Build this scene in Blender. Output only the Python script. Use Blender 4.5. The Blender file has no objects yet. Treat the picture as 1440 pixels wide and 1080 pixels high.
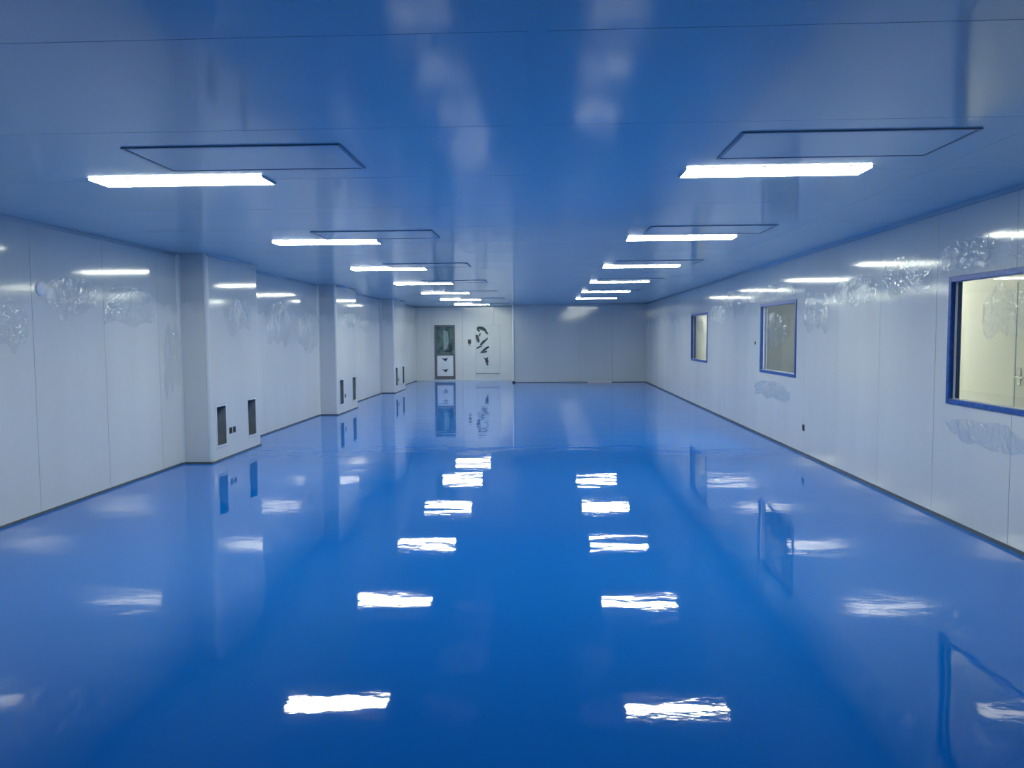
import bpy, bmesh, math, random
from mathutils import Matrix, Vector, noise

SC = bpy.context.scene
COL = SC.collection

# ------------------------------------------------------------------ camera
cam_d = bpy.data.cameras.new('camera')
cam = bpy.data.objects.new('camera', cam_d)
COL.objects.link(cam)
cam_d.sensor_fit = 'HORIZONTAL'
cam_d.sensor_width = 36.0
cam_d.lens = 1080.0 / 1440.0 * 36.0
cam_d.clip_start = 0.05
cam_d.clip_end = 200
YAW, PITCH, ROLL, EYE = .0427, -.0628, .0068, 1.65
fw = Vector((-math.sin(YAW), math.cos(YAW), 0)); rt = Vector((math.cos(YAW), math.sin(YAW), 0)); up = Vector((0, 0, 1))
F = fw * math.cos(PITCH) + up * math.sin(PITCH)
U = up * math.cos(PITCH) - fw * math.sin(PITCH)
R = rt * math.cos(ROLL) - U * math.sin(ROLL)
U = U * math.cos(ROLL) + rt * math.sin(ROLL)
M4 = Matrix(((R.x, U.x, -F.x, 0), (R.y, U.y, -F.y, 0), (R.z, U.z, -F.z, EYE), (0, 0, 0, 1)))
cam.matrix_world = M4
SC.camera = cam

# ------------------------------------------------------------------ world, view
w = bpy.data.worlds.new('world'); SC.world = w; w.use_nodes = True
w.node_tree.nodes['Background'].inputs[0].default_value = (.25, .3, .36, 1)
w.node_tree.nodes['Background'].inputs[1].default_value = .05
SC.view_settings.view_transform = 'Standard'
SC.view_settings.look = 'None'
SC.view_settings.gamma = 1
SC.view_settings.use_curve_mapping = False
SC.view_settings.exposure = 0.0
LAMP_STRENGTH = 42.5
LAMP_COLOR = (.96, 1.0, .82)
CORRIDOR_STRENGTH = 70.0
CORRIDOR_COLOR = (1.0, 1.0, .84)
try:
    SC.cycles.max_bounces = 14
    SC.cycles.diffuse_bounces = 8
    SC.cycles.glossy_bounces = 8
    SC.cycles.transparent_max_bounces = 24
    SC.cycles.caustics_reflective = True
    SC.cycles.sample_clamp_indirect = 6
except Exception:
    pass

# ------------------------------------------------------------------ dimensions
XL, XR, XP, H = -4.75, 3.53, -4.36, 2.74
Y0, YE, YA, XE = -1.5, 27.0, 28.3, -1.11     # rear wall, end wall, alcove wall, alcove corner
XC = -0.02                                   # middle ceiling joint
L0, LS = 5.31, 3.542                         # first lamp, lamp spacing
PW = 1.163                                   # wall panel width
WIN = [(16.86, 18.66), (10.96, 12.73), (5.10, 6.87)]
WZ = (1.045, 2.12)
COLS = [9.82, 15.98, 22.14]
CW = 1.74

# ------------------------------------------------------------------ materials
def new_mat(name):
    m = bpy.data.materials.new(name); m.use_nodes = True
    nt = m.node_tree
    return m, nt, nt.nodes['Principled BSDF']

def N(nt, typ, **kw):
    n = nt.nodes.new(typ)
    for k, v in kw.items():
        setattr(n, k, v)
    return n

def mat(name, col, rough=.4, metal=0., vary=.04, scale=3., bump=0., bscale=8., spec=.5, stretch=(1, 1, 1)):
    m, nt, b = new_mat(name)
    tc = N(nt, 'ShaderNodeTexCoord')
    mp = N(nt, 'ShaderNodeMapping'); mp.inputs['Scale'].default_value = stretch
    nt.links.new(tc.outputs['Object'], mp.inputs['Vector'])
    nz = N(nt, 'ShaderNodeTexNoise'); nz.inputs['Scale'].default_value = scale; nz.inputs['Detail'].default_value = 4
    nt.links.new(mp.outputs[0], nz.inputs['Vector'])
    rp = N(nt, 'ShaderNodeValToRGB')
    rp.color_ramp.elements[0].position = .3; rp.color_ramp.elements[1].position = .7
    rp.color_ramp.elements[0].color = tuple(max(0, c * (1 - vary)) for c in col) + (1,)
    rp.color_ramp.elements[1].color = tuple(min(1, c * (1 + vary)) for c in col) + (1,)
    nt.links.new(nz.outputs['Fac'], rp.inputs['Fac'])
    nt.links.new(rp.outputs['Color'], b.inputs['Base Color'])
    b.inputs['Roughness'].default_value = rough
    b.inputs['Metallic'].default_value = metal
    b.inputs['Specular IOR Level'].default_value = spec
    if bump:
        n2 = N(nt, 'ShaderNodeTexNoise'); n2.inputs['Scale'].default_value = bscale; n2.inputs['Detail'].default_value = 3
        nt.links.new(mp.outputs[0], n2.inputs['Vector'])
        bp = N(nt, 'ShaderNodeBump'); bp.inputs['Strength'].default_value = 1; bp.inputs['Distance'].default_value = bump
        nt.links.new(n2.outputs['Fac'], bp.inputs['Height'])
        nt.links.new(bp.outputs['Normal'], b.inputs['Normal'])
    return m

M = {}
M['wall'] = mat('white_panel_steel', (.52, .575, .60), .08, vary=.03, scale=1.3, bump=.0009, bscale=3.0, stretch=(1, 1, .25))  # bare steel; its darker tone also puts wall-top shade into the colour
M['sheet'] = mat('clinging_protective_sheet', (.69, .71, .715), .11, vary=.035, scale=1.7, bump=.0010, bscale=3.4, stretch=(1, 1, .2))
M['ceil'] = mat('ceiling_panel_steel', (.58, .74, .77), .12, vary=.02, scale=1.0, bump=.0003, bscale=1.2)
M['backing'] = mat('joint_filler', (.16, .19, .22), .7)
M['trim'] = mat('white_aluminium_trim', (.64, .69, .71), .4, vary=.02)
M['base'] = mat('grey_floor_channel', (.10, .12, .14), .45)
M['seal'] = mat('grey_seal_frame', (.20, .27, .33), .4)
M['recess'] = mat('galvanised_recess', (.22, .25, .28), .45, vary=.15, scale=6)
M['black'] = mat('black_plastic', (.015, .016, .018), .35)
M['darkgrey'] = mat('dark_grey_plastic', (.06, .065, .07), .4)
M['blue'] = mat('blue_film_frame', (.02, .10, .38), .3, vary=.35, scale=30, bump=.002, bscale=60)
M['bluedark'] = mat('blue_film_inner_frame', (.015, .07, .28), .3, vary=.4, scale=24, bump=.002, bscale=50)
M['cream'] = mat('cream_corridor_panel', (.74, .75, .70), .35, vary=.04, scale=.8)
M['corrfloor'] = mat('corridor_floor', (.40, .43, .40), .3)
M['doorframe'] = mat('grey_door_frame', (.16, .16, .19), .35, metal=.2)
M['doorleaf'] = mat('pale_door_leaf', (.62, .65, .66), .3)
M['doorlow'] = mat('white_film_door_panel', (.72, .76, .82), .3)
M['scrap'] = mat('dark_torn_film', (.03, .05, .06), .25, vary=.5, scale=14)
M['palefilm'] = mat('pale_green_film', (.27, .36, .36), .2, vary=.2, scale=9)
M['steel'] = mat('brushed_steel', (.62, .62, .60), .25, metal=1.)
M['domewhite'] = mat('white_round_dome', (.93, .94, .95), .3)
M['pinkstrip'] = mat('pale_edging_strip', (.66, .60, .64), .4)

# wall-top shade blended in patches into the sheet's colour near its torn edge
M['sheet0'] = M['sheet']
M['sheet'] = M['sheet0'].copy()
def shade_top_edge(m):
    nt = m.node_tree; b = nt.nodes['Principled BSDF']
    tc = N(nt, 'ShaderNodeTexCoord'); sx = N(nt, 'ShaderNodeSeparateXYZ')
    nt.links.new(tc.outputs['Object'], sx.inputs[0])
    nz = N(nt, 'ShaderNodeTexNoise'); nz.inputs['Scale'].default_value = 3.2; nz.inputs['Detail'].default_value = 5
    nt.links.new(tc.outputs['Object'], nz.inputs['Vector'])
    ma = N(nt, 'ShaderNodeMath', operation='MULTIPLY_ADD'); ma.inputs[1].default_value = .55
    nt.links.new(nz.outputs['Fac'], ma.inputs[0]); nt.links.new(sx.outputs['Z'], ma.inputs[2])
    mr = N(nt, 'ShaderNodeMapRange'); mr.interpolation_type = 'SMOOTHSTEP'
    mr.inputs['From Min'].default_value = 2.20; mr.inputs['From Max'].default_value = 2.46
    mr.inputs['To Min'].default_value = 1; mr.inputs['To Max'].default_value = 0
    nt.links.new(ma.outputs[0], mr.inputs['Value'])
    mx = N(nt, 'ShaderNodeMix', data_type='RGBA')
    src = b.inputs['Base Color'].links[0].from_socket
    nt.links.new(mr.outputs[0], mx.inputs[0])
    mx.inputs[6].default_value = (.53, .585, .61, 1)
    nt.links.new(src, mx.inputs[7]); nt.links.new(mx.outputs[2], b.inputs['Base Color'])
shade_top_edge(M['sheet'])

def floor_material():
    m, nt, b = new_mat('blue_epoxy_floor')
    tc = N(nt, 'ShaderNodeTexCoord')
    n1 = N(nt, 'ShaderNodeTexNoise'); n1.inputs['Scale'].default_value = .35; n1.inputs['Detail'].default_value = 3
    nt.links.new(tc.outputs['Object'], n1.inputs['Vector'])
    rp = N(nt, 'ShaderNodeValToRGB')
    rp.color_ramp.elements[0].position = .3; rp.color_ramp.elements[1].position = .7
    rp.color_ramp.elements[0].color = (.0008, .155, .59, 1)
    rp.color_ramp.elements[1].color = (.0012, .168, .62, 1)
    nt.links.new(n1.outputs['Fac'], rp.inputs['Fac'])
    nt.links.new(rp.outputs['Color'], b.inputs['Base Color'])
    b.inputs['Roughness'].default_value = .028
    b.inputs['IOR'].default_value = 1.41
    # trowel waves of a self-levelled floor
    mp = N(nt, 'ShaderNodeMapping'); mp.inputs['Scale'].default_value = (1.0, 1.8, 1)
    nt.links.new(tc.outputs['Object'], mp.inputs['Vector'])
    a = N(nt, 'ShaderNodeTexNoise'); a.inputs['Scale'].default_value = 1.1; a.inputs['Detail'].default_value = 1.5
    c = N(nt, 'ShaderNodeTexNoise'); c.inputs['Scale'].default_value = 4.2; c.inputs['Detail'].default_value = 4
    nt.links.new(mp.outputs[0], a.inputs['Vector']); nt.links.new(mp.outputs[0], c.inputs['Vector'])
    m1 = N(nt, 'ShaderNodeMath', operation='MULTIPLY'); m1.inputs[1].default_value = .0034
    m2 = N(nt, 'ShaderNodeMath', operation='MULTIPLY'); m2.inputs[1].default_value = .00065
    ad = N(nt, 'ShaderNodeMath', operation='ADD')
    nt.links.new(a.outputs['Fac'], m1.inputs[0]); nt.links.new(c.outputs['Fac'], m2.inputs[0])
    nt.links.new(m1.outputs[0], ad.inputs[0]); nt.links.new(m2.outputs[0], ad.inputs[1])
    bp = N(nt, 'ShaderNodeBump'); bp.inputs['Strength'].default_value = 1; bp.inputs['Distance'].default_value = 1
    nt.links.new(ad.outputs[0], bp.inputs['Height']); nt.links.new(bp.outputs['Normal'], b.inputs['Normal'])
    return m
M['floor'] = floor_material()

def emit_material(name, color, strength):
    m = bpy.data.materials.new(name); m.use_nodes = True
    nt = m.node_tree; nt.nodes.clear()
    o = N(nt, 'ShaderNodeOutputMaterial'); e = N(nt, 'ShaderNodeEmission')
    e.inputs[0].default_value = (*color, 1); e.inputs[1].default_value = strength
    nt.links.new(e.outputs[0], o.inputs[0])
    return m
M['lamp'] = emit_material('lit_lamp_diffuser', LAMP_COLOR, LAMP_STRENGTH)
M['corrlamp'] = emit_material('lit_corridor_diffuser', CORRIDOR_COLOR, CORRIDOR_STRENGTH)

def film_material(name, haze, gloss):
    m = bpy.data.materials.new(name); m.use_nodes = True
    nt = m.node_tree; nt.nodes.clear()
    o = N(nt, 'ShaderNodeOutputMaterial')
    tr = N(nt, 'ShaderNodeBsdfTransparent'); tr.inputs[0].default_value = (.97, .98, .98, 1)
    gl = N(nt, 'ShaderNodeBsdfGlossy'); gl.inputs['Roughness'].default_value = .06
    gl.inputs[0].default_value = (.95, .97, 1, 1)
    df = N(nt, 'ShaderNodeBsdfDiffuse'); df.inputs[0].default_value = (.75, .78, .82, 1)
    lw = N(nt, 'ShaderNodeLayerWeight'); lw.inputs[0].default_value = .5
    fr = N(nt, 'ShaderNodeMath', operation='POWER'); fr.inputs[1].default_value = 5
    nt.links.new(lw.outputs['Facing'], fr.inputs[0])
    ad = N(nt, 'ShaderNodeMath', operation='MULTIPLY_ADD'); ad.inputs[1].default_value = 1.0; ad.inputs[2].default_value = gloss
    ad.use_clamp = True
    nz = N(nt, 'ShaderNodeTexNoise'); nz.inputs['Scale'].default_value = 16; nz.inputs['Detail'].default_value = 4
    tc = N(nt, 'ShaderNodeTexCoord'); nt.links.new(tc.outputs['Object'], nz.inputs['Vector'])
    bp = N(nt, 'ShaderNodeBump'); bp.inputs['Strength'].default_value = .6; bp.inputs['Distance'].default_value = .01
    nt.links.new(nz.outputs['Fac'], bp.inputs['Height'])
    nt.links.new(bp.outputs[0], gl.inputs['Normal'])
    x1 = N(nt, 'ShaderNodeMixShader'); x1.inputs[0].default_value = haze
    nt.links.new(tr.outputs[0], x1.inputs[1]); nt.links.new(df.outputs[0], x1.inputs[2])
    x2 = N(nt, 'ShaderNodeMixShader')
    nt.links.new(fr.outputs[0], ad.inputs[0]); nt.links.new(ad.outputs[0], x2.inputs[0])
    nt.links.new(x1.outputs[0], x2.inputs[1]); nt.links.new(gl.outputs[0], x2.inputs[2])
    nt.links.new(x2.outputs[0], o.inputs[0])
    return m
M['film'] = film_material('clear_protective_film', .025, .10)
M['glass'] = film_material('window_glass', .0, .04)
for n in M['glass'].node_tree.nodes:
    if n.type == 'BUMP':
        n.inputs['Distance'].default_value = .0002
    if n.type == 'BSDF_GLOSSY':
        n.inputs['Roughness'].default_value = .02
M['doorglass'] = mat('dark_green_door_glass', (.10, .16, .16), .12, vary=.6, scale=3.5)

# ------------------------------------------------------------------ helpers
def link(name, me, m, parent=None):
    if m is not None and not me.materials:
        me.materials.append(m)
    o = bpy.data.objects.new(name, me); COL.objects.link(o)
    if parent is not None:
        o.parent = parent
    return o

def tag(o, label=None, cat=None, group=None, kind=None):
    if label: o['label'] = label
    if cat: o['category'] = cat
    if group: o['group'] = group
    if kind: o['kind'] = kind
    return o

def empty(name, loc=(0, 0, 0)):
    e = bpy.data.objects.new(name, None); COL.objects.link(e)
    e.location = loc; e.empty_display_size = .1
    return e

def add_box(bm, x0, x1, y0, y1, z0, z1, bev=0.):
    vs = [bm.verts.new((x, y, z)) for x in (x0, x1) for y in (y0, y1) for z in (z0, z1)]
    fs = [(0, 1, 3, 2), (4, 6, 7, 5), (0, 4, 5, 1), (2, 3, 7, 6), (0, 2, 6, 4), (1, 5, 7, 3)]
    faces = [bm.faces.new([vs[i] for i in f]) for f in fs]
    if bev:
        es = list({e for f in faces for e in f.edges})
        bmesh.ops.bevel(bm, geom=es, offset=bev, segments=2, affect='EDGES', profile=.5)

def done(bm, name):
    bmesh.ops.recalc_face_normals(bm, faces=bm.faces)
    me = bpy.data.meshes.new(name); bm.to_mesh(me); bm.free()
    return me

def boxes(name, lst, m, parent=None, bev=0.):
    bm = bmesh.new()
    for b in lst:
        add_box(bm, *b, bev=bev)
    return link(name, done(bm, name), m, parent)

def slab(name, rect, holes, fn, m, parent=None):
    """flat slab over rect (u0,u1,v0,v1) with rectangular holes; fn(u,v,k) gives the point at front (k=0) or back (k=1)"""
    u0, u1, v0, v1 = rect
    hs = [(max(a, u0), min(b, u1), max(c, v0), min(d, v1)) for a, b, c, d in holes]
    hs = [h for h in hs if h[1] - h[0] > 1e-4 and h[3] - h[2] > 1e-4]
    us = sorted({u0, u1, *[x for h in hs for x in h[:2]]})
    vs = sorted({v0, v1, *[x for h in hs for x in h[2:]]})
    def solid(i, j):
        if i < 0 or j < 0 or i >= len(us) - 1 or j >= len(vs) - 1:
            return False
        cu, cv = (us[i] + us[i + 1]) / 2, (vs[j] + vs[j + 1]) / 2
        return not any(a < cu < b and c < cv < d for a, b, c, d in hs)
    bm = bmesh.new(); cache = {}
    def V(i, j, k):
        if (i, j, k) not in cache:
            cache[(i, j, k)] = bm.verts.new(fn(us[i], vs[j], k))
        return cache[(i, j, k)]
    n = 0
    for i in range(len(us) - 1):
        for j in range(len(vs) - 1):
            if not solid(i, j):
                continue
            n += 1
            for k in (0, 1):
                bm.faces.new([V(i, j, k), V(i + 1, j, k), V(i + 1, j + 1, k), V(i, j + 1, k)])
            for di, dj, a, b in ((-1, 0, (i, j), (i, j + 1)), (1, 0, (i + 1, j), (i + 1, j + 1)),
                                 (0, -1, (i, j), (i + 1, j)), (0, 1, (i, j + 1), (i + 1, j + 1))):
                if not solid(i + di, j + dj):
                    bm.faces.new([V(*a, 0), V(*b, 0), V(*b, 1), V(*a, 1)])
    if n == 0:
        bm.free(); return None
    return link(name, done(bm, name), m, parent)

def sheet(u0, u1, top, seed, holes, fnf, parent):
    """protective sheet still clinging to the lower part of a panel, torn off along a ragged upper edge"""
    n = max(4, int((u1 - u0) / .035))
    us = sorted({round(u0 + (u1 - u0) * i / n, 5) for i in range(n + 1)} | {round(x, 5) for h in holes for x in h[:2] if u0 < x < u1})
    tops = [top + .13 * noise.noise(Vector((u * 2.1, seed, 0))) + .05 * noise.noise(Vector((u * 8, seed, 4))) for u in us]
    bm = bmesh.new()
    for i in range(len(us) - 1):
        cu = (us[i] + us[i + 1]) / 2
        segs = [(.016, None)]
        for a, b, c, d in sorted(holes, key=lambda h: h[2]):
            if a < cu < b:
                lo, hi = segs.pop()
                if c - .02 > lo: segs.append((lo, c - .016))
                segs.append((d + .016, None))
        for lo, hi in segs:
            if hi is None and lo > top - .12: continue
            p = [(us[i], lo), (us[i + 1], lo), (us[i + 1], tops[i + 1] if hi is None else hi), (us[i], tops[i] if hi is None else hi)]
            bm.faces.new([bm.verts.new(fnf(a, b, -.03)) for a, b in p])
    bmesh.ops.remove_doubles(bm, verts=bm.verts, dist=1e-5)
    if len(bm.faces) == 0:
        bm.free(); return
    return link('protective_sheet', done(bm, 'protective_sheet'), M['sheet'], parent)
RS = random.Random(11)

def wall_panels(name, u0, u1, seam, fnf, fnb, holes, skip=(), mate='wall', zt=H, top=2.15):
    """a wall: the joint filler behind (the structure) and each panel a child"""
    root = slab(name, (u0, u1, 0, zt), holes, fnb, M['backing'])
    tag(root, kind='structure')
    k = math.floor((u0 - seam) / PW)
    a = seam + k * PW
    while a < u1 - 1e-3:
        b = a + PW
        p, q = max(a, u0), min(b, u1)
        if q - p > .02 and not any(s0 <= p and q <= s1 for s0, s1 in skip):
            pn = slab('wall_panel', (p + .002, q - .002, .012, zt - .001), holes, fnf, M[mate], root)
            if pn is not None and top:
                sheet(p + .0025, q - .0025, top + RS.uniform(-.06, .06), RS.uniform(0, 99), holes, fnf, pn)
        a = b
    return root

def quarter(name, axis, a0, a1, cx, cz, r, ang0, m, parent=None, concave=True, seg=6):
    """quarter-round trim. axis 'y': arc in xz; axis 'x': arc in yz; axis 'z': arc in xy. Closed to the corner (cx,cz)."""
    bm = bmesh.new(); rings = []
    for a in (a0, a1):
        pts = []
        ox, oz = cx + r * (math.cos(ang0) - math.sin(ang0)), cz + r * (math.sin(ang0) + math.cos(ang0))
        for i in range(seg + 1):
            t = ang0 + math.pi / 2 * i / seg
            if concave:
                px, pz = ox - r * math.cos(t), oz - r * math.sin(t)
            else:
                px, pz = cx + r * math.cos(t), cz + r * math.sin(t)
            pts.append((px, pz))
        pts.append((cx, cz))
        ring = []
        for px, pz in pts:
            ring.append(bm.verts.new((px, a, pz) if axis == 'y' else (a, px, pz) if axis == 'x' else (px, pz, a)))
        rings.append(ring)
    n = len(rings[0])
    for i in range(n):
        bm.faces.new([rings[0][i], rings[0][(i + 1) % n], rings[1][(i + 1) % n], rings[1][i]])
    bm.faces.new(rings[0]); bm.faces.new(rings[1])
    return link(name, done(bm, name), m, parent)

# ------------------------------------------------------------------ floor
fl = boxes('floor', [(XL - .1, XR + .1, Y0 - .1, YA + .1, -.12, 0)], M['floor'])
tag(fl, kind='structure')

# ------------------------------------------------------------------ ceiling
ce = slab('ceiling', (XL - .1, XR + .1, Y0 - .1, YA + .1), [], lambda u, v, k: (u, v, H + .03 + .06 * k), M['backing'])
tag(ce, kind='structure')
seam_y = 2.83
CPW = 1.235
k = math.floor((Y0 - seam_y) / CPW)
y = seam_y + k * CPW
while y < YA:
    p, q = max(y, Y0), min(y + CPW, YA)
    if q - p > .05:
        for (x0, x1) in ((XL, XC - .016), (XC + .016, 2.60), (2.60, XR)):
            slab('ceiling_panel', (x0 + .0015, x1 - .0015, p + .0025, q - .0025), [], lambda u, v, kk: (u, v, H + .03 * kk), M['ceil'], ce)
    y += CPW
tr = boxes('trim_1', [(XC - .032, XC + .032, Y0, YA, H - .005, H + .0005), (XC - .008, XC + .008, Y0, YA, H - .009, H - .0045)], M['ceil'])
tag(tr, kind='structure')
# coves between walls and ceiling
def cove(n, pts):
    """sweep of a coved profile given as (corner point, direction into room) list, straight pieces"""
    bm = bmesh.new(); r = .035
    for (x0, y0, x1, y1, nx, ny) in pts:
        rings = []
        for (x, y) in ((x0, y0), (x1, y1)):
            ring = [bm.verts.new((x, y, H))]
            for i in range(7):
                t = math.pi / 2 * i / 6
                d = r - r * math.sin(t); h = r - r * math.cos(t)
                ring.append(bm.verts.new((x + nx * d, y + ny * d, H - h)))
            rings.append(ring)
        m = len(rings[0])
        for i in range(m):
            f = bm.faces.new([rings[0][i], rings[0][(i + 1) % m], rings[1][(i + 1) % m], rings[1][i]])
            f.smooth = 1 <= i < m - 1
        bm.faces.new(rings[0]); bm.faces.new(rings[1])
    o = link(n, done(bm, n), M['wall']); tag(o, kind='structure')
left_runs = []
prev = Y0
for c in COLS:
    left_runs.append((XL, prev, XL, c, 1, 0))
    left_runs.append((XP, c, XP, c + CW, 1, 0))
    prev = c + CW
left_runs.append((XL, prev, XL, YA, 1, 0))
cove('trim_2', left_runs)
cove('trim_3', [(XR, Y0, XR, YE, -1, 0)])
cove('trim_4', [(XE, YE, XR, YE, 0, -1)])
cove('trim_5', [(XL, YA, XE, YA, 0, -1)])

# ------------------------------------------------------------------ walls
win_holes = [(a, b, *WZ) for a, b in WIN]
wall_panels('wall_right', Y0, YE, 5.94, lambda u, v, k: (XR + .045 * k, u, v), lambda u, v, k: (XR + .046 + .04 * k, u, v), win_holes, top=2.28)
wall_panels('wall_left', Y0, YA, 6.96, lambda u, v, k: (XL - .045 * k, u, v), lambda u, v, k: (XL - .046 - .04 * k, u, v), [],
            skip=[(c, c + CW) for c in COLS], top=2.14)
wall_panels('wall_end', XE, XR, XR, lambda u, v, k: (u, YE + .045 * k, v), lambda u, v, k: (u, YE + .046 + .04 * k, v), [], top=None)
wall_panels('wall_return', YE + .09, YA, YE + .09, lambda u, v, k: (XE + .045 * k, u, v), lambda u, v, k: (XE + .046 + .03 * k, u, v), [])
DOOR1 = (-4.06, -3.30, 0.0, 2.06)
DOOR2 = (-2.57, -1.64, 0.0, 2.06)
wall_panels('wall_alcove', XL, XE, -3.02, lambda u, v, k: (u, YA + .045 * k, v), lambda u, v, k: (u, YA + .046 + .04 * k, v), [DOOR1, DOOR2], mate='sheet0', top=None)
wall_panels('wall_rear', XL, XR, XL, lambda u, v, k: (u, Y0 - .045 * k, v), lambda u, v, k: (u, Y0 - .046 - .04 * k, v), [])
# corner trim of the end wall (the bright upright line)
q = quarter('trim_6', 'z', 0, H, XE + .03, YE + .03, .045, math.pi, M['trim'], concave=False); tag(q, kind='structure')

# floor channels
bl = []
prev = Y0
for c in COLS:
    bl.append((XL, XL + .008, prev, c, 0, .022))
    bl.append((XL, XP + .008, c - .008, c, 0, .022))
    bl.append((XP, XP + .008, c, c + CW, 0, .022))
    prev = c + CW
bl.append((XL, XL + .008, prev, YA, 0, .022))
tag(boxes('baseboard_left', bl, M['base']), kind='structure')
tag(boxes('baseboard_right', [(XR - .008, XR, Y0, YE, 0, .03)], M['base']), kind='structure')
tag(boxes('baseboard_end', [(XE, XR - .008, YE - .008, YE, 0, .02)], M['base']), kind='structure')
tag(boxes('baseboard_alcove', [(XL + .008, XE, YA - .02, YA, 0, .05)], M['trim']), kind='structure')

# ------------------------------------------------------------------ columns boxed in on the left wall
ORD3 = ['nearest', 'middle', 'farthest']
def socket(name, loc, axis, sgn, label, group=None):
    """small dark wall socket; local: plate in wall plane, facing sgn along axis"""
    e = empty(name, loc)
    s, t = .043, .008
    def bx(a0, a1, z0, z1, d0, d1):
        lo, hi = sorted((sgn * d0, sgn * d1))
        return (lo, hi, a0, a1, z0, z1) if axis == 'x' else (a0, a1, lo, hi, z0, z1)
    boxes('plate', [bx(-s, s, -s, s, .001, t)], M['darkgrey'], e, bev=.002)
    boxes('face', [bx(-s * .72, s * .72, -s * .72, s * .72, t, t + .003)], M['black'], e, bev=.001)
    for dz in (-.013, .013):
        boxes('slot', [bx(-.012, .012, dz - .003, dz + .003, t + .003, t + .0045)], M['darkgrey'], e)
    tag(e, label, 'socket', group)
    return e

for ci, c in enumerate(COLS):
    e = empty('column_casing', (XL, c, 0))
    ox, oy = -XL, -c
    ops = [(.15, .48, .19, .745), (1.22, 1.56, .19, .745)]
    r = .045
    ff = lambda u, v, k: (XP - XL - .04 * k, u, v)
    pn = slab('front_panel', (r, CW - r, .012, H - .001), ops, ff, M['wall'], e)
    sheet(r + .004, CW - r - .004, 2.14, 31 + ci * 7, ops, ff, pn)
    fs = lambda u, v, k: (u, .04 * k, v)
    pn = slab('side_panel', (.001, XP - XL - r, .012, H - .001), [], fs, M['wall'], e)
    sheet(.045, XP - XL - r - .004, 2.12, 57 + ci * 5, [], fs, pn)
    slab('side_panel', (.001, XP - XL - r, .012, H - .001), [], lambda u, v, k: (u, CW - .04 * k, v), M['wall'], e)
    quarter('corner_trim', 'z', .012, H - .001, XP - XL - r, r, r, -math.pi / 2, M['trim'], e, concave=False)
    quarter('corner_trim', 'z', .012, H - .001, XP - XL - r, CW - r, r, 0, M['trim'], e, concave=False)
    quarter('corner_cove', 'z', .012, H - .001, .0, .0, .04, -math.pi / 2, M['trim'], e, concave=True)
    for (a, b, z0, z1) in ops:
        x = XP - XL
        d = .22
        t = .006
        rec = boxes('return_air_opening', [(x - d, x - d + t, a, b, z0, z1), (x - d, x - .002, a, a + t, z0, z1), (x - d, x - .002, b - t, b, z0, z1),
                                 (x - d, x - .002, a, b, z0, z0 + t), (x - d, x - .002, a, b, z1 - t, z1)], M['recess'], e)
        w_ = .018
        boxes('frame', [(x - .004, x + .006, a - .004, a + w_, z0 - .004, z1 + .004), (x - .004, x + .006, b - w_, b + .004, z0 - .004, z1 + .004),
                        (x - .004, x + .006, a + w_, b - w_, z0 - .004, z0 + w_), (x - .004, x + .006, a + w_, b - w_, z1 - w_, z1 + .004)], M['trim'], rec)
        boxes('filter_rail', [(x - .12, x - .10, (a + b) / 2 + .04, (a + b) / 2 + .07, z0 + t, z1 - t)], M['seal'], rec)
    tag(e, '%s of the three white panelled column casings on the left wall, two low openings' % ORD3[ci], 'column', 'boxed columns along the left wall')
    n = 2 if ci == 0 else 1
    for s in range(n):
        lab = ('dark square wall socket on nearest column, closer one of a pair' if s == 0 else 'dark square wall socket on nearest column, farther one of a pair') if ci == 0 else \
              'single dark wall socket between the low openings of the %s column' % ORD3[ci]
        socket('wall_socket', (XP, c + .60 + s * .13, .365), 'x', 1, lab, 'wall sockets')
socket('wall_socket', (XR, 10.59, .37), 'x', -1, 'single dark wall socket low on the right wall before the middle window', 'wall sockets')

# ------------------------------------------------------------------ ceiling lamps
ORD = ['nearest', 'second nearest', 'third nearest', 'fourth nearest', 'fifth nearest', 'sixth nearest', 'seventh and farthest']
def make_lamp_meshes():
    l, wd = .61, .132
    bm = bmesh.new(); add_box(bm, -l, l, -wd, wd, -.004, 0, bev=.001)
    hous = done(bm, 'housing')
    # diffuser: shallow tray with sloping sides
    bm = bmesh.new()
    prof = [(-wd + .004, -.004), (-wd + .007, -.010), (-wd + .016, -.013), (wd - .016, -.013), (wd - .007, -.010), (wd - .004, -.004)]
    ra = [bm.verts.new((-l + .012, a, b)) for a, b in prof]; rb = [bm.verts.new((l - .012, a, b)) for a, b in prof]
    for i in range(len(prof)):
        j = (i + 1) % len(prof)
        bm.faces.new([ra[i], ra[j], rb[j], rb[i]])
    bm.faces.new(ra); bm.faces.new(rb)
    dif = done(bm, 'diffuser')
    bm = bmesh.new()
    prof = [(-wd + .003, -.004), (-wd + .006, -.011), (-wd + .015, -.014), (wd - .015, -.014), (wd - .006, -.011), (wd - .003, -.004)]
    ra = [bm.verts.new((0, a, b)) for a, b in prof]; rb = [bm.verts.new((.010, a * .97, b * .95)) for a, b in prof]
    for i in range(len(prof)):
        j = (i + 1) % len(prof)
        bm.faces.new([ra[i], ra[j], rb[j], rb[i]])
    bm.faces.new(ra); bm.faces.new(rb)
    cap = done(bm, 'end_cap')
    hous.materials.append(M['trim']); cap.materials.append(M['trim'])
    return hous, dif, cap
hous, dif, cap = make_lamp_meshes()
dif2 = dif.copy(); dif.materials.append(M['lamp']); dif2.materials.append(M['corrlamp'])
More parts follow.
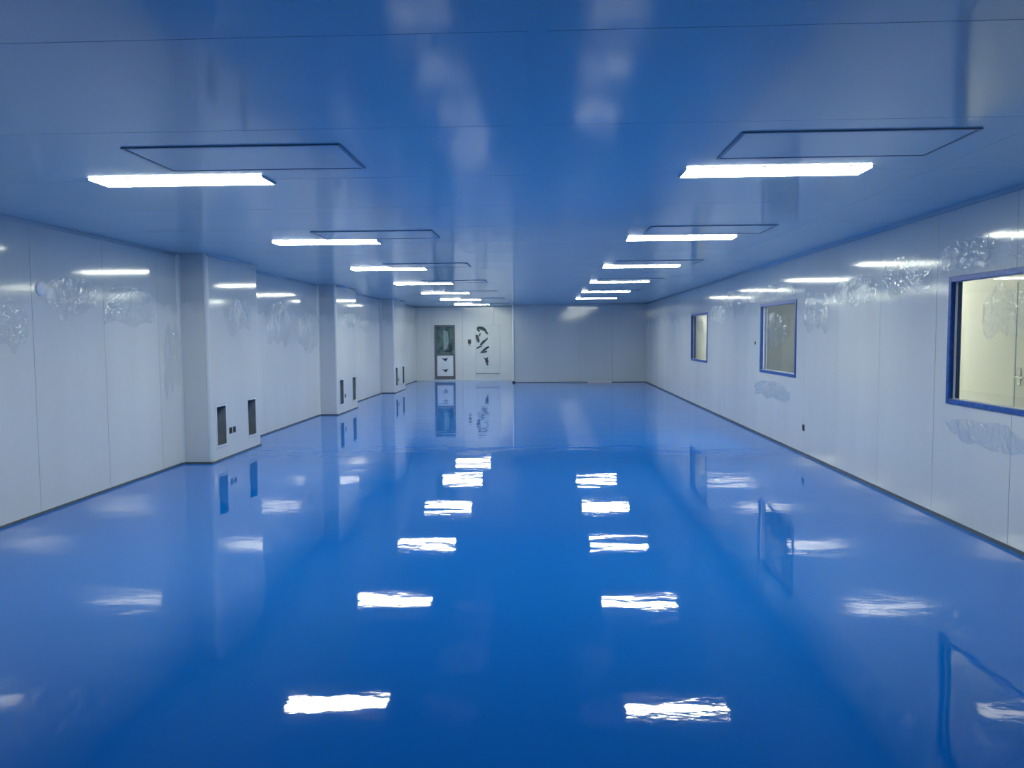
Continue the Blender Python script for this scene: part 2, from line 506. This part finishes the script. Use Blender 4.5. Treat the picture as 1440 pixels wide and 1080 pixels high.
def lamp(name, loc, label, group, rot=0, d=None):
    e = empty(name, loc); e.rotation_euler.z = rot
    link('housing', hous, None, e); link('diffuser', d or dif, None, e)
    a = link('end_cap', cap, None, e); a.location = (.598, 0, 0)
    b = link('end_cap', cap, None, e); b.location = (-.598, 0, 0); b.rotation_euler.z = math.pi
    tag(e, label, 'light', group)
for i in range(7):
    lamp('ceiling_lamp', (-2.50, L0 + i * LS, H), '%s lit white ceiling lamp of the left row' % ORD[i], 'ceiling lamps of the left row')
for i in range(6):
    lamp('ceiling_lamp', (1.535, L0 - .02 + i * LS, H), '%s lit white ceiling lamp of the right row' % ('sixth and farthest' if i == 5 else ORD[i]), 'ceiling lamps of the right row')

# ------------------------------------------------------------------ ceiling hatches
def hatch(x0, x1, yc, label, group):
    e = empty('ceiling_hatch', ((x0 + x1) / 2, yc, H))
    a, b = (x1 - x0) / 2, .31
    wd, t = .018, .008
    boxes('seal_frame', [(-a, a, -b, -b + wd, -t, 0), (-a, a, b - wd, b, -t, 0), (-a, -a + wd, -b + wd, b - wd, -t, 0), (a - wd, a, -b + wd, b - wd, -t, 0)], M['seal'], e)
    boxes('panel', [(-a + wd + .003, a - wd - .003, -b + wd + .003, b - wd - .003, -.006, -.0005)], M['ceil'], e, bev=.002)
    tag(e, label, 'hatch', group)
for i in range(7):
    hatch(-2.42, -1.15, 4.68 + i * 3.57, '%s framed rectangular ceiling hatch beside the left lamp row' % ORD[i], 'ceiling hatches of the left row')
for i in range(6):
    hatch(1.07, 2.34, 4.58 + i * 3.59, '%s framed rectangular ceiling hatch beside the right lamp row' % ('sixth and farthest' if i == 5 else ORD[i]), 'ceiling hatches of the right row')

# ------------------------------------------------------------------ windows
def ring(a0, a1, z0, z1, wd, x0, x1):
    return [(x0, x1, a0, a0 + wd, z0, z1), (x0, x1, a1 - wd, a1, z0, z1), (x0, x1, a0 + wd, a1 - wd, z0, z0 + wd), (x0, x1, a0 + wd, a1 - wd, z1 - wd, z1)]
for i, (a, b) in enumerate(WIN):
    e = empty('window_%d' % (i + 1), (XR, (a + b) / 2, WZ[0]))
    a_, b_, z0, z1 = a - (a + b) / 2, b - (a + b) / 2, 0, WZ[1] - WZ[0]
    boxes('outer_frame', ring(a_ - .012, b_ + .012, z0 - .012, z1 + .012, .045, -.014, .004), M['blue'], e, bev=.003)
    boxes('inner_frame', ring(a_ + .001, b_ - .001, z0 + .001, z1 - .001, .022, .004, .05), M['bluedark'], e)
    boxes('bead', ring(a_ + .024, b_ - .024, z0 + .024, z1 - .024, .012, .03, .044), M['trim'], e)
    boxes('pane', [(.046, .052, a_ + .023, b_ - .023, z0 + .023, z1 - .023)], M['glass'], e)
    boxes('rear_frame', ring(a_ + .001, b_ - .001, z0 + .001, z1 - .001, .022, .053, .08), M['bluedark'], e)
    tag(e, ['farthest of the three blue framed windows in the right wall', 'middle of the three blue framed windows in the right wall',
            'nearest blue framed window in the right wall, cut by the picture edge'][i], 'window', None, 'structure')

# ------------------------------------------------------------------ corridor behind the windows
CX0, CX1, CY0, CY1 = XR + .10, XR + 1.75, 1.0, 30.0
tag(slab('wall_corridor', (CY0, CY1, 0, H), [], lambda u, v, k: (CX1 + .05 * k, u, v), M['cream']), kind='structure')
tag(slab('wall_corridor_inner', (CY0, CY1, 0, H), win_holes, lambda u, v, k: (CX0 - .012 + .012 * k, u, v), M['cream']), kind='structure')
tag(slab('wall_corridor_front', (CX0, CX1, 0, H), [], lambda u, v, k: (u, CY0 - .05 * k, v), M['cream']), kind='structure')
tag(slab('wall_corridor_end', (CX0, CX1, 0, H), [], lambda u, v, k: (u, CY1 + .05 * k, v), M['cream']), kind='structure')
tag(boxes('floor_corridor', [(CX0 + .01, CX1, CY0, CY1, -.1, 0)], M['corrfloor']), kind='structure')
tag(boxes('ceiling_corridor', [(CX0 + .01, CX1, CY0, CY1, H, H + .05)], M['cream']), kind='structure')
for yy, lab in ((11.0, 'lit corridor ceiling lamp behind the nearest window'), (25.0, 'lit corridor ceiling lamp behind the farthest window')):
    lamp('corridor_lamp', ((CX0 + CX1) / 2, yy, H), lab, 'corridor ceiling lamps', math.pi / 2, dif2)
# corridor door seen through the nearest window
DY = 8.85
d3 = empty('door_3', (CX1, DY, 0))
boxes('door_leaf', [(-.012, -.002, -.95, -.02, .02, 2.2)], M['cream'], d3, bev=.002)
boxes('door_frame', [(-.018, -.002, -.02, .02, 0, 2.24), (-.018, -.002, -.99, -.95, 0, 2.24), (-.018, -.002, -.95, -.02, 2.2, 2.24)], M['trim'], d3)
bm = bmesh.new(); add_box(bm, -.02, -.012, -.13, -.07, 1.06, 1.26, bev=.003)
add_box(bm, -.055, -.02, -.11, -.09, 1.14, 1.16); add_box(bm, -.065, -.05, -.24, -.09, 1.138, 1.162, bev=.005)
link('door_handle', done(bm, 'door_handle'), M['steel'], d3)
tag(d3, 'pale corridor door with steel lever handle behind the nearest window', 'door', None, 'structure')

# ------------------------------------------------------------------ alcove doors
x0, x1, z0, z1 = DOOR1
d1 = empty('door_1', ((x0 + x1) / 2, YA, 0))
hw = (x1 - x0) / 2
boxes('door_frame', [(-hw, -hw + .07, -.03, .08, .05, z1), (hw - .07, hw, -.03, .08, .05, z1), (-hw + .07, hw - .07, -.03, .08, z1 - .08, z1)], M['doorframe'], d1, bev=.004)
boxes('bottom_rail', [(-hw + .07, hw - .07, -.01, .05, .05, .17)], M['doorframe'], d1, bev=.003)
boxes('middle_rail', [(-hw + .07, hw - .07, -.01, .05, .94, 1.0)], M['doorframe'], d1, bev=.003)
boxes('threshold', [(-hw - .1, hw + .35, -.05, .08, 0, .05)], M['trim'], d1, bev=.004)
boxes('pane', [(-hw + .07, hw - .07, .01, .03, 1.0, z1 - .08)], M['doorglass'], d1)
low = boxes('lower_panel', [(-hw + .08, hw - .08, .0, .04, .17, .94)], M['doorlow'], d1, bev=.004)
def scrap(name, cx, cz, pts, y, parent, m='scrap'):
    bm = bmesh.new()
    f = [bm.verts.new((cx + px, y - .004 * (i % 3), cz + pz)) for i, (px, pz) in enumerate(pts)]
    b = [bm.verts.new((cx + px, y - .004 * (i % 3) + .003, cz + pz)) for i, (px, pz) in enumerate(pts)]
    n = len(f)
    bm.faces.new(f); bm.faces.new(b[::-1])
    for i in range(n):
        bm.faces.new([f[i], f[(i + 1) % n], b[(i + 1) % n], b[i]])
    bmesh.ops.triangulate(bm, faces=[q for q in bm.faces if len(q.verts) > 4])
    return link(name, done(bm, name), M[m], parent)
for zz in (.79, .38):
    scrap('torn_film', 0, zz, [(-.13, .05), (-.02, .03), (.12, .06), (.05, -.01), (.02, -.07), (-.03, -.02)], -.006, low)
scrap('torn_film', .14, 1.12, [(-.2, -.06), (.1, -.06), (.14, .1), (.04, .22), (.03, .02), (-.1, -.01)], .004, d1)
scrap('pale_film', -.02, 1.5, [(-.03, -.38), (.1, -.3), (.16, -.05), (.13, .32), (-.04, .38)], .006, d1, 'palefilm')
bm = bmesh.new(); add_box(bm, hw - .055, hw - .02, -.045, -.03, .98, 1.14, bev=.003); add_box(bm, hw - .14, hw - .03, -.075, -.06, 1.05, 1.075, bev=.004); add_box(bm, hw - .045, hw - .03, -.065, -.04, 1.05, 1.075)
link('door_handle', done(bm, 'door_handle'), M['steel'], d1)
tag(d1, 'narrow grey framed alcove door with dark glass above a white panel', 'door', None, 'structure')
tag(boxes('wall_vestibule', [(-4.3, -1.3, YA + .5, YA + .55, 0, 2.3)], M['cream']), kind='structure')

x0, x1, z0, z1 = DOOR2
d2 = empty('door_2', ((x0 + x1) / 2, YA, 0)); hw = (x1 - x0) / 2
boxes('door_frame', [(-hw, -hw + .035, -.02, .06, 0, z1), (hw - .035, hw, -.02, .06, 0, z1), (-hw + .035, hw - .035, -.02, .06, z1 - .035, z1)], M['trim'], d2, bev=.003)
boxes('door_leaf', [(-hw + .037, hw - .037, -.005, .04, .27, z1 - .037)], M['doorleaf'], d2, bev=.003)
boxes('kick_plate', [(-hw + .037, hw - .037, .0, .04, .004, .25)], M['doorleaf'], d2, bev=.003)
boxes('drip_rail', [(-hw + .037, hw - .037, -.012, .03, .25, .27)], M['seal'], d2)
rng = random.Random(4)  # torn film scraps with their dark reflections put into the colour
for (cx, cz, w_, h_, an) in ((-.19, 1.93, .50, .15, -.35), (-.04, 1.80, .28, .10, -.9), (-.36, 1.55, .16, .34, .3), (-.14, 1.43, .48, .09, .75), (-.30, 1.24, .36, .08, .35),
                             (-.07, 1.17, .44, .11, .6), (-.14, 1.05, .34, .09, .25), (-.04, .78, .28, .08, 1.1), (-.03, .74, .32, .09, -.9), (-.02, .62, .10, .18, .2),
                             (-.33, 1.86, .12, .22, .5), (-.28, 1.70, .08, .16, -.4), (-.02, 1.55, .16, .05, .9)):
    pts = []
    n = 9
    for i in range(n):
        t = 2 * math.pi * i / n
        rr = rng.uniform(.55, 1.1)
        px, pz = w_ / 2 * math.cos(t) * rr, h_ / 2 * math.sin(t) * rr
        pts.append((px * math.cos(an) - pz * math.sin(an), px * math.sin(an) + pz * math.cos(an)))
    scrap('torn_film', cx, cz, pts, -.012 - .0012 * rng.random(), d2)
tag(d2, 'pale alcove door with ragged torn film, dark reflections put into its colour', 'door', None, 'structure')

# switch beside the door, dark lump at the corner, strip along the end wall, white dome
sw = empty('wall_switch', (-2.77, YA, 1.42))
boxes('plate', [(-.06, .06, -.012, -.001, -.06, .10)], M['darkgrey'], sw, bev=.003)
boxes('rocker', [(-.03, .03, -.02, -.012, -.02, .06)], M['black'], sw, bev=.002)
boxes('cable_tail', [(-.012, .012, -.012, -.002, -.14, -.06)], M['black'], sw)
tag(sw, 'dark wall switch between the two alcove doors', 'switch')
sw2 = empty('wall_switch', (XR, 13.06, 1.50))
boxes('plate', [(-.008, -.001, -.04, .04, -.025, .025)], M['darkgrey'], sw2, bev=.002)
boxes('rocker', [(-.012, -.008, -.025, .025, -.012, .012)], M['recess'], sw2, bev=.001)
tag(sw2, 'tiny grey wall switch beyond the middle window on the right wall', 'switch')
bm = bmesh.new()
bmesh.ops.create_icosphere(bm, subdivisions=2, radius=.06)
for v in bm.verts:
    v.co *= 1 + .25 * noise.noise(v.co * 14); v.co.z = v.co.z * .6 + .03
    v.co.z = max(v.co.z, 0)
o = link('rubble_lump', done(bm, 'rubble_lump'), M['black']); o.location = (XE + .02, YE - .10, 0)
tag(o, 'small dark lump on the floor at the end wall corner', 'debris')
o = boxes('edging_strip', [(-.42, .42, -.012, .012, 0, .03), (-.42, .42, -.02, .02, 0, .006)], M['pinkstrip'], bev=.002); o.location = (1.92, YE - .06, 0)
tag(o, 'pale pinkish edging strip lying along the end wall', 'strip')
o = boxes('edging_strip', [(-.38, .38, -.012, .012, 0, .035), (-.38, .38, -.02, .02, 0, .006)], M['seal'], bev=.002); o.location = (.98, YE - .06, 0)
tag(o, 'dark edging strip lying along the end wall', 'strip')
bm = bmesh.new()  # plain white half-round set against the wall
bmesh.ops.create_uvsphere(bm, u_segments=20, v_segments=10, radius=.07)
for v in bm.verts:
    v.co.x = max(v.co.x * .4, 0)
bmesh.ops.remove_doubles(bm, verts=bm.verts, dist=1e-5)
o = link('round_dome', done(bm, 'round_dome'), M['domewhite']); o.location = (XL, 7.09, 2.12)
for p in o.data.polygons: p.use_smooth = True
tag(o, 'small round white dome high on the left wall', 'cap')

# ------------------------------------------------------------------ loose protective film
def film(x, sgn, y0, y1, z0, z1, seed, label, amp=.03, ragged=.25, parent=None, group='loose protective film on the walls'):
    """crumpled clear sheet hanging on the wall at x, bulging to sgn"""
    h, wd = z1 - z0, y1 - y0
    nu, nv = max(10, int(wd / .015)), max(10, int(h / .015))
    nu, nv = min(nu, 90), min(nv, 90)
    rs = Vector((seed * 3.7, seed * 1.9, seed * .7))
    bm = bmesh.new(); g = []
    for j in range(nv + 1):
        row = []
        for i in range(nu + 1):
            u, v = i / nu, j / nv
            yy, zz = u * wd, v * h
            top = 1 - ragged * (.5 + .5 * noise.noise(Vector((u * 3.1, 0, 2)) + rs)) - ragged * .8 * (2 * u - 1) ** 4
            bot = ragged * (.6 + .9 * noise.noise(Vector((u * 4.3, 5, 1)) + rs)) + ragged * .5 * (2 * u - 1) ** 2
            vv = bot + (top - bot) * v
            ed = 1 + ragged * .35 * noise.noise(Vector((0, v * 3.5, 7)) + rs)
            uu = .5 + (u - .5) * ed
            P = Vector((yy * 4, zz * 1.2, 0)) + rs
            f = abs(noise.noise(P)) * 1.0 + .6 * abs(noise.noise(P * 2.3 + Vector((9, 2, 4)))) + .32 * abs(noise.noise(Vector((yy * 19, zz * 9, 3)) + rs)) + .15 * abs(noise.noise(Vector((yy * 41, zz * 23, 8)) + rs))
            d = .006 + amp * f * (.45 + .8 * v)
            row.append(bm.verts.new((sgn * d, (uu - .5) * wd, vv * h)))
        g.append(row)
    for j in range(nv):
        for i in range(nu):
            bm.faces.new([g[j][i], g[j][i + 1], g[j + 1][i + 1], g[j + 1][i]])
    me = done(bm, 'protective_film')
    o = link('protective_film', me, M['film'], parent)
    o.location = (x, (y0 + y1) / 2, z0)
    if parent is None:
        tag(o, label, 'film', group)
    return o

def rpt(px, py, X):
    d = F + R * (px - 720) / 1080 + U * (540 - py) / 1080
    t = X / d.x
    return d.y * t, EYE + d.z * t
def film_box(side, b, seed, label, amp=.03, ragged=.25, X=None):
    X = X if X is not None else (XR - .001 if side > 0 else XL + .001)
    px0, px1, py0, py1 = b
    pm = (px0 + px1) / 2; 
    ya, yb = sorted((rpt(px0, py0, X)[0], rpt(px1, py0, X)[0]))
    z1, z0 = rpt(pm, py0, X)[1], rpt(pm, py1, X)[1]
    return film(X, -side, ya, yb, z0, min(z1, H - .08), seed, label, amp, ragged)
film_box(1, (1325, 1405, 326, 392), 1, 'crumpled clear film bulging above the corner of the nearest window', .05, X=XR - .016)
film_box(1, (1246, 1312, 352, 428), 2, 'crumpled clear film on the right wall just beyond the nearest window', .045)
film_box(1, (1174, 1236, 382, 436), 3, 'wide crumpled clear film on the right wall midway between near windows', .04)
film_box(1, (1133, 1168, 398, 478), 4, 'long bright crumpled film hanging just before the middle window', .05)
film_box(1, (1040, 1120, 398, 428), 5, 'clear film wrinkled along the top of the middle window', .04)
film_box(1, (1022, 1034, 404, 440), 6, 'narrow film flap at the far upper corner of the middle window', .04)
film_box(1, (1002, 1022, 424, 460), 7, 'small crumpled film between the middle and farthest windows', .05)
film_box(1, (1335, 1450, 588, 640), 8, 'sagging wrinkled film below the nearest window', .035)
film_box(1, (1064, 1112, 534, 566), 9, 'wrinkled film below the middle window', .03)
film_box(1, (1420, 1475, 312, 372), 10, 'clear film at the right picture edge above the nearest window', .05, X=XR - .016)
film_box(1, (1385, 1460, 393, 486), 11, 'clear film drooping across the glass of the nearest window', .035, X=XR + .036)
film_box(1, (1078, 1108, 432, 500), 12, 'clear film drooping across the glass of the middle window', .03, X=XR + .036)
film_box(1, (981, 990, 443, 470), 13, 'clear film on the glass of the farthest window', .03, X=XR + .036)
film_box(-1, (62, 132, 380, 455), 14, 'thin clear film by the round dome on the left wall', .03)
film_box(-1, (142, 212, 396, 472), 15, 'brightly crumpled clear film high on the left wall before the nearest column', .055)
film_box(-1, (-20, 34, 405, 508), 16, 'clear film at the left picture edge on the left wall', .035)
film_box(-1, (226, 250, 440, 570), 17, 'long narrow film strip beside the nearest column', .04)
film_box(-1, (316, 350, 416, 478), 18, 'crumpled clear film on the front of the nearest column', .045, X=XP + .001)
film_box(-1, (372, 406, 414, 496), 19, 'crumpled film on the left wall just past the nearest column', .05)
film_box(-1, (418, 446, 425, 505), 20, 'crumpled film on the left wall before the middle column', .04)
film_box(-1, (480, 497, 435, 464), 21, 'small crumpled film on the front of the middle column', .045, X=XP + .001)
film_box(-1, (504, 518, 446, 470), 22, 'small crumpled film on the left wall just past the middle column', .045)
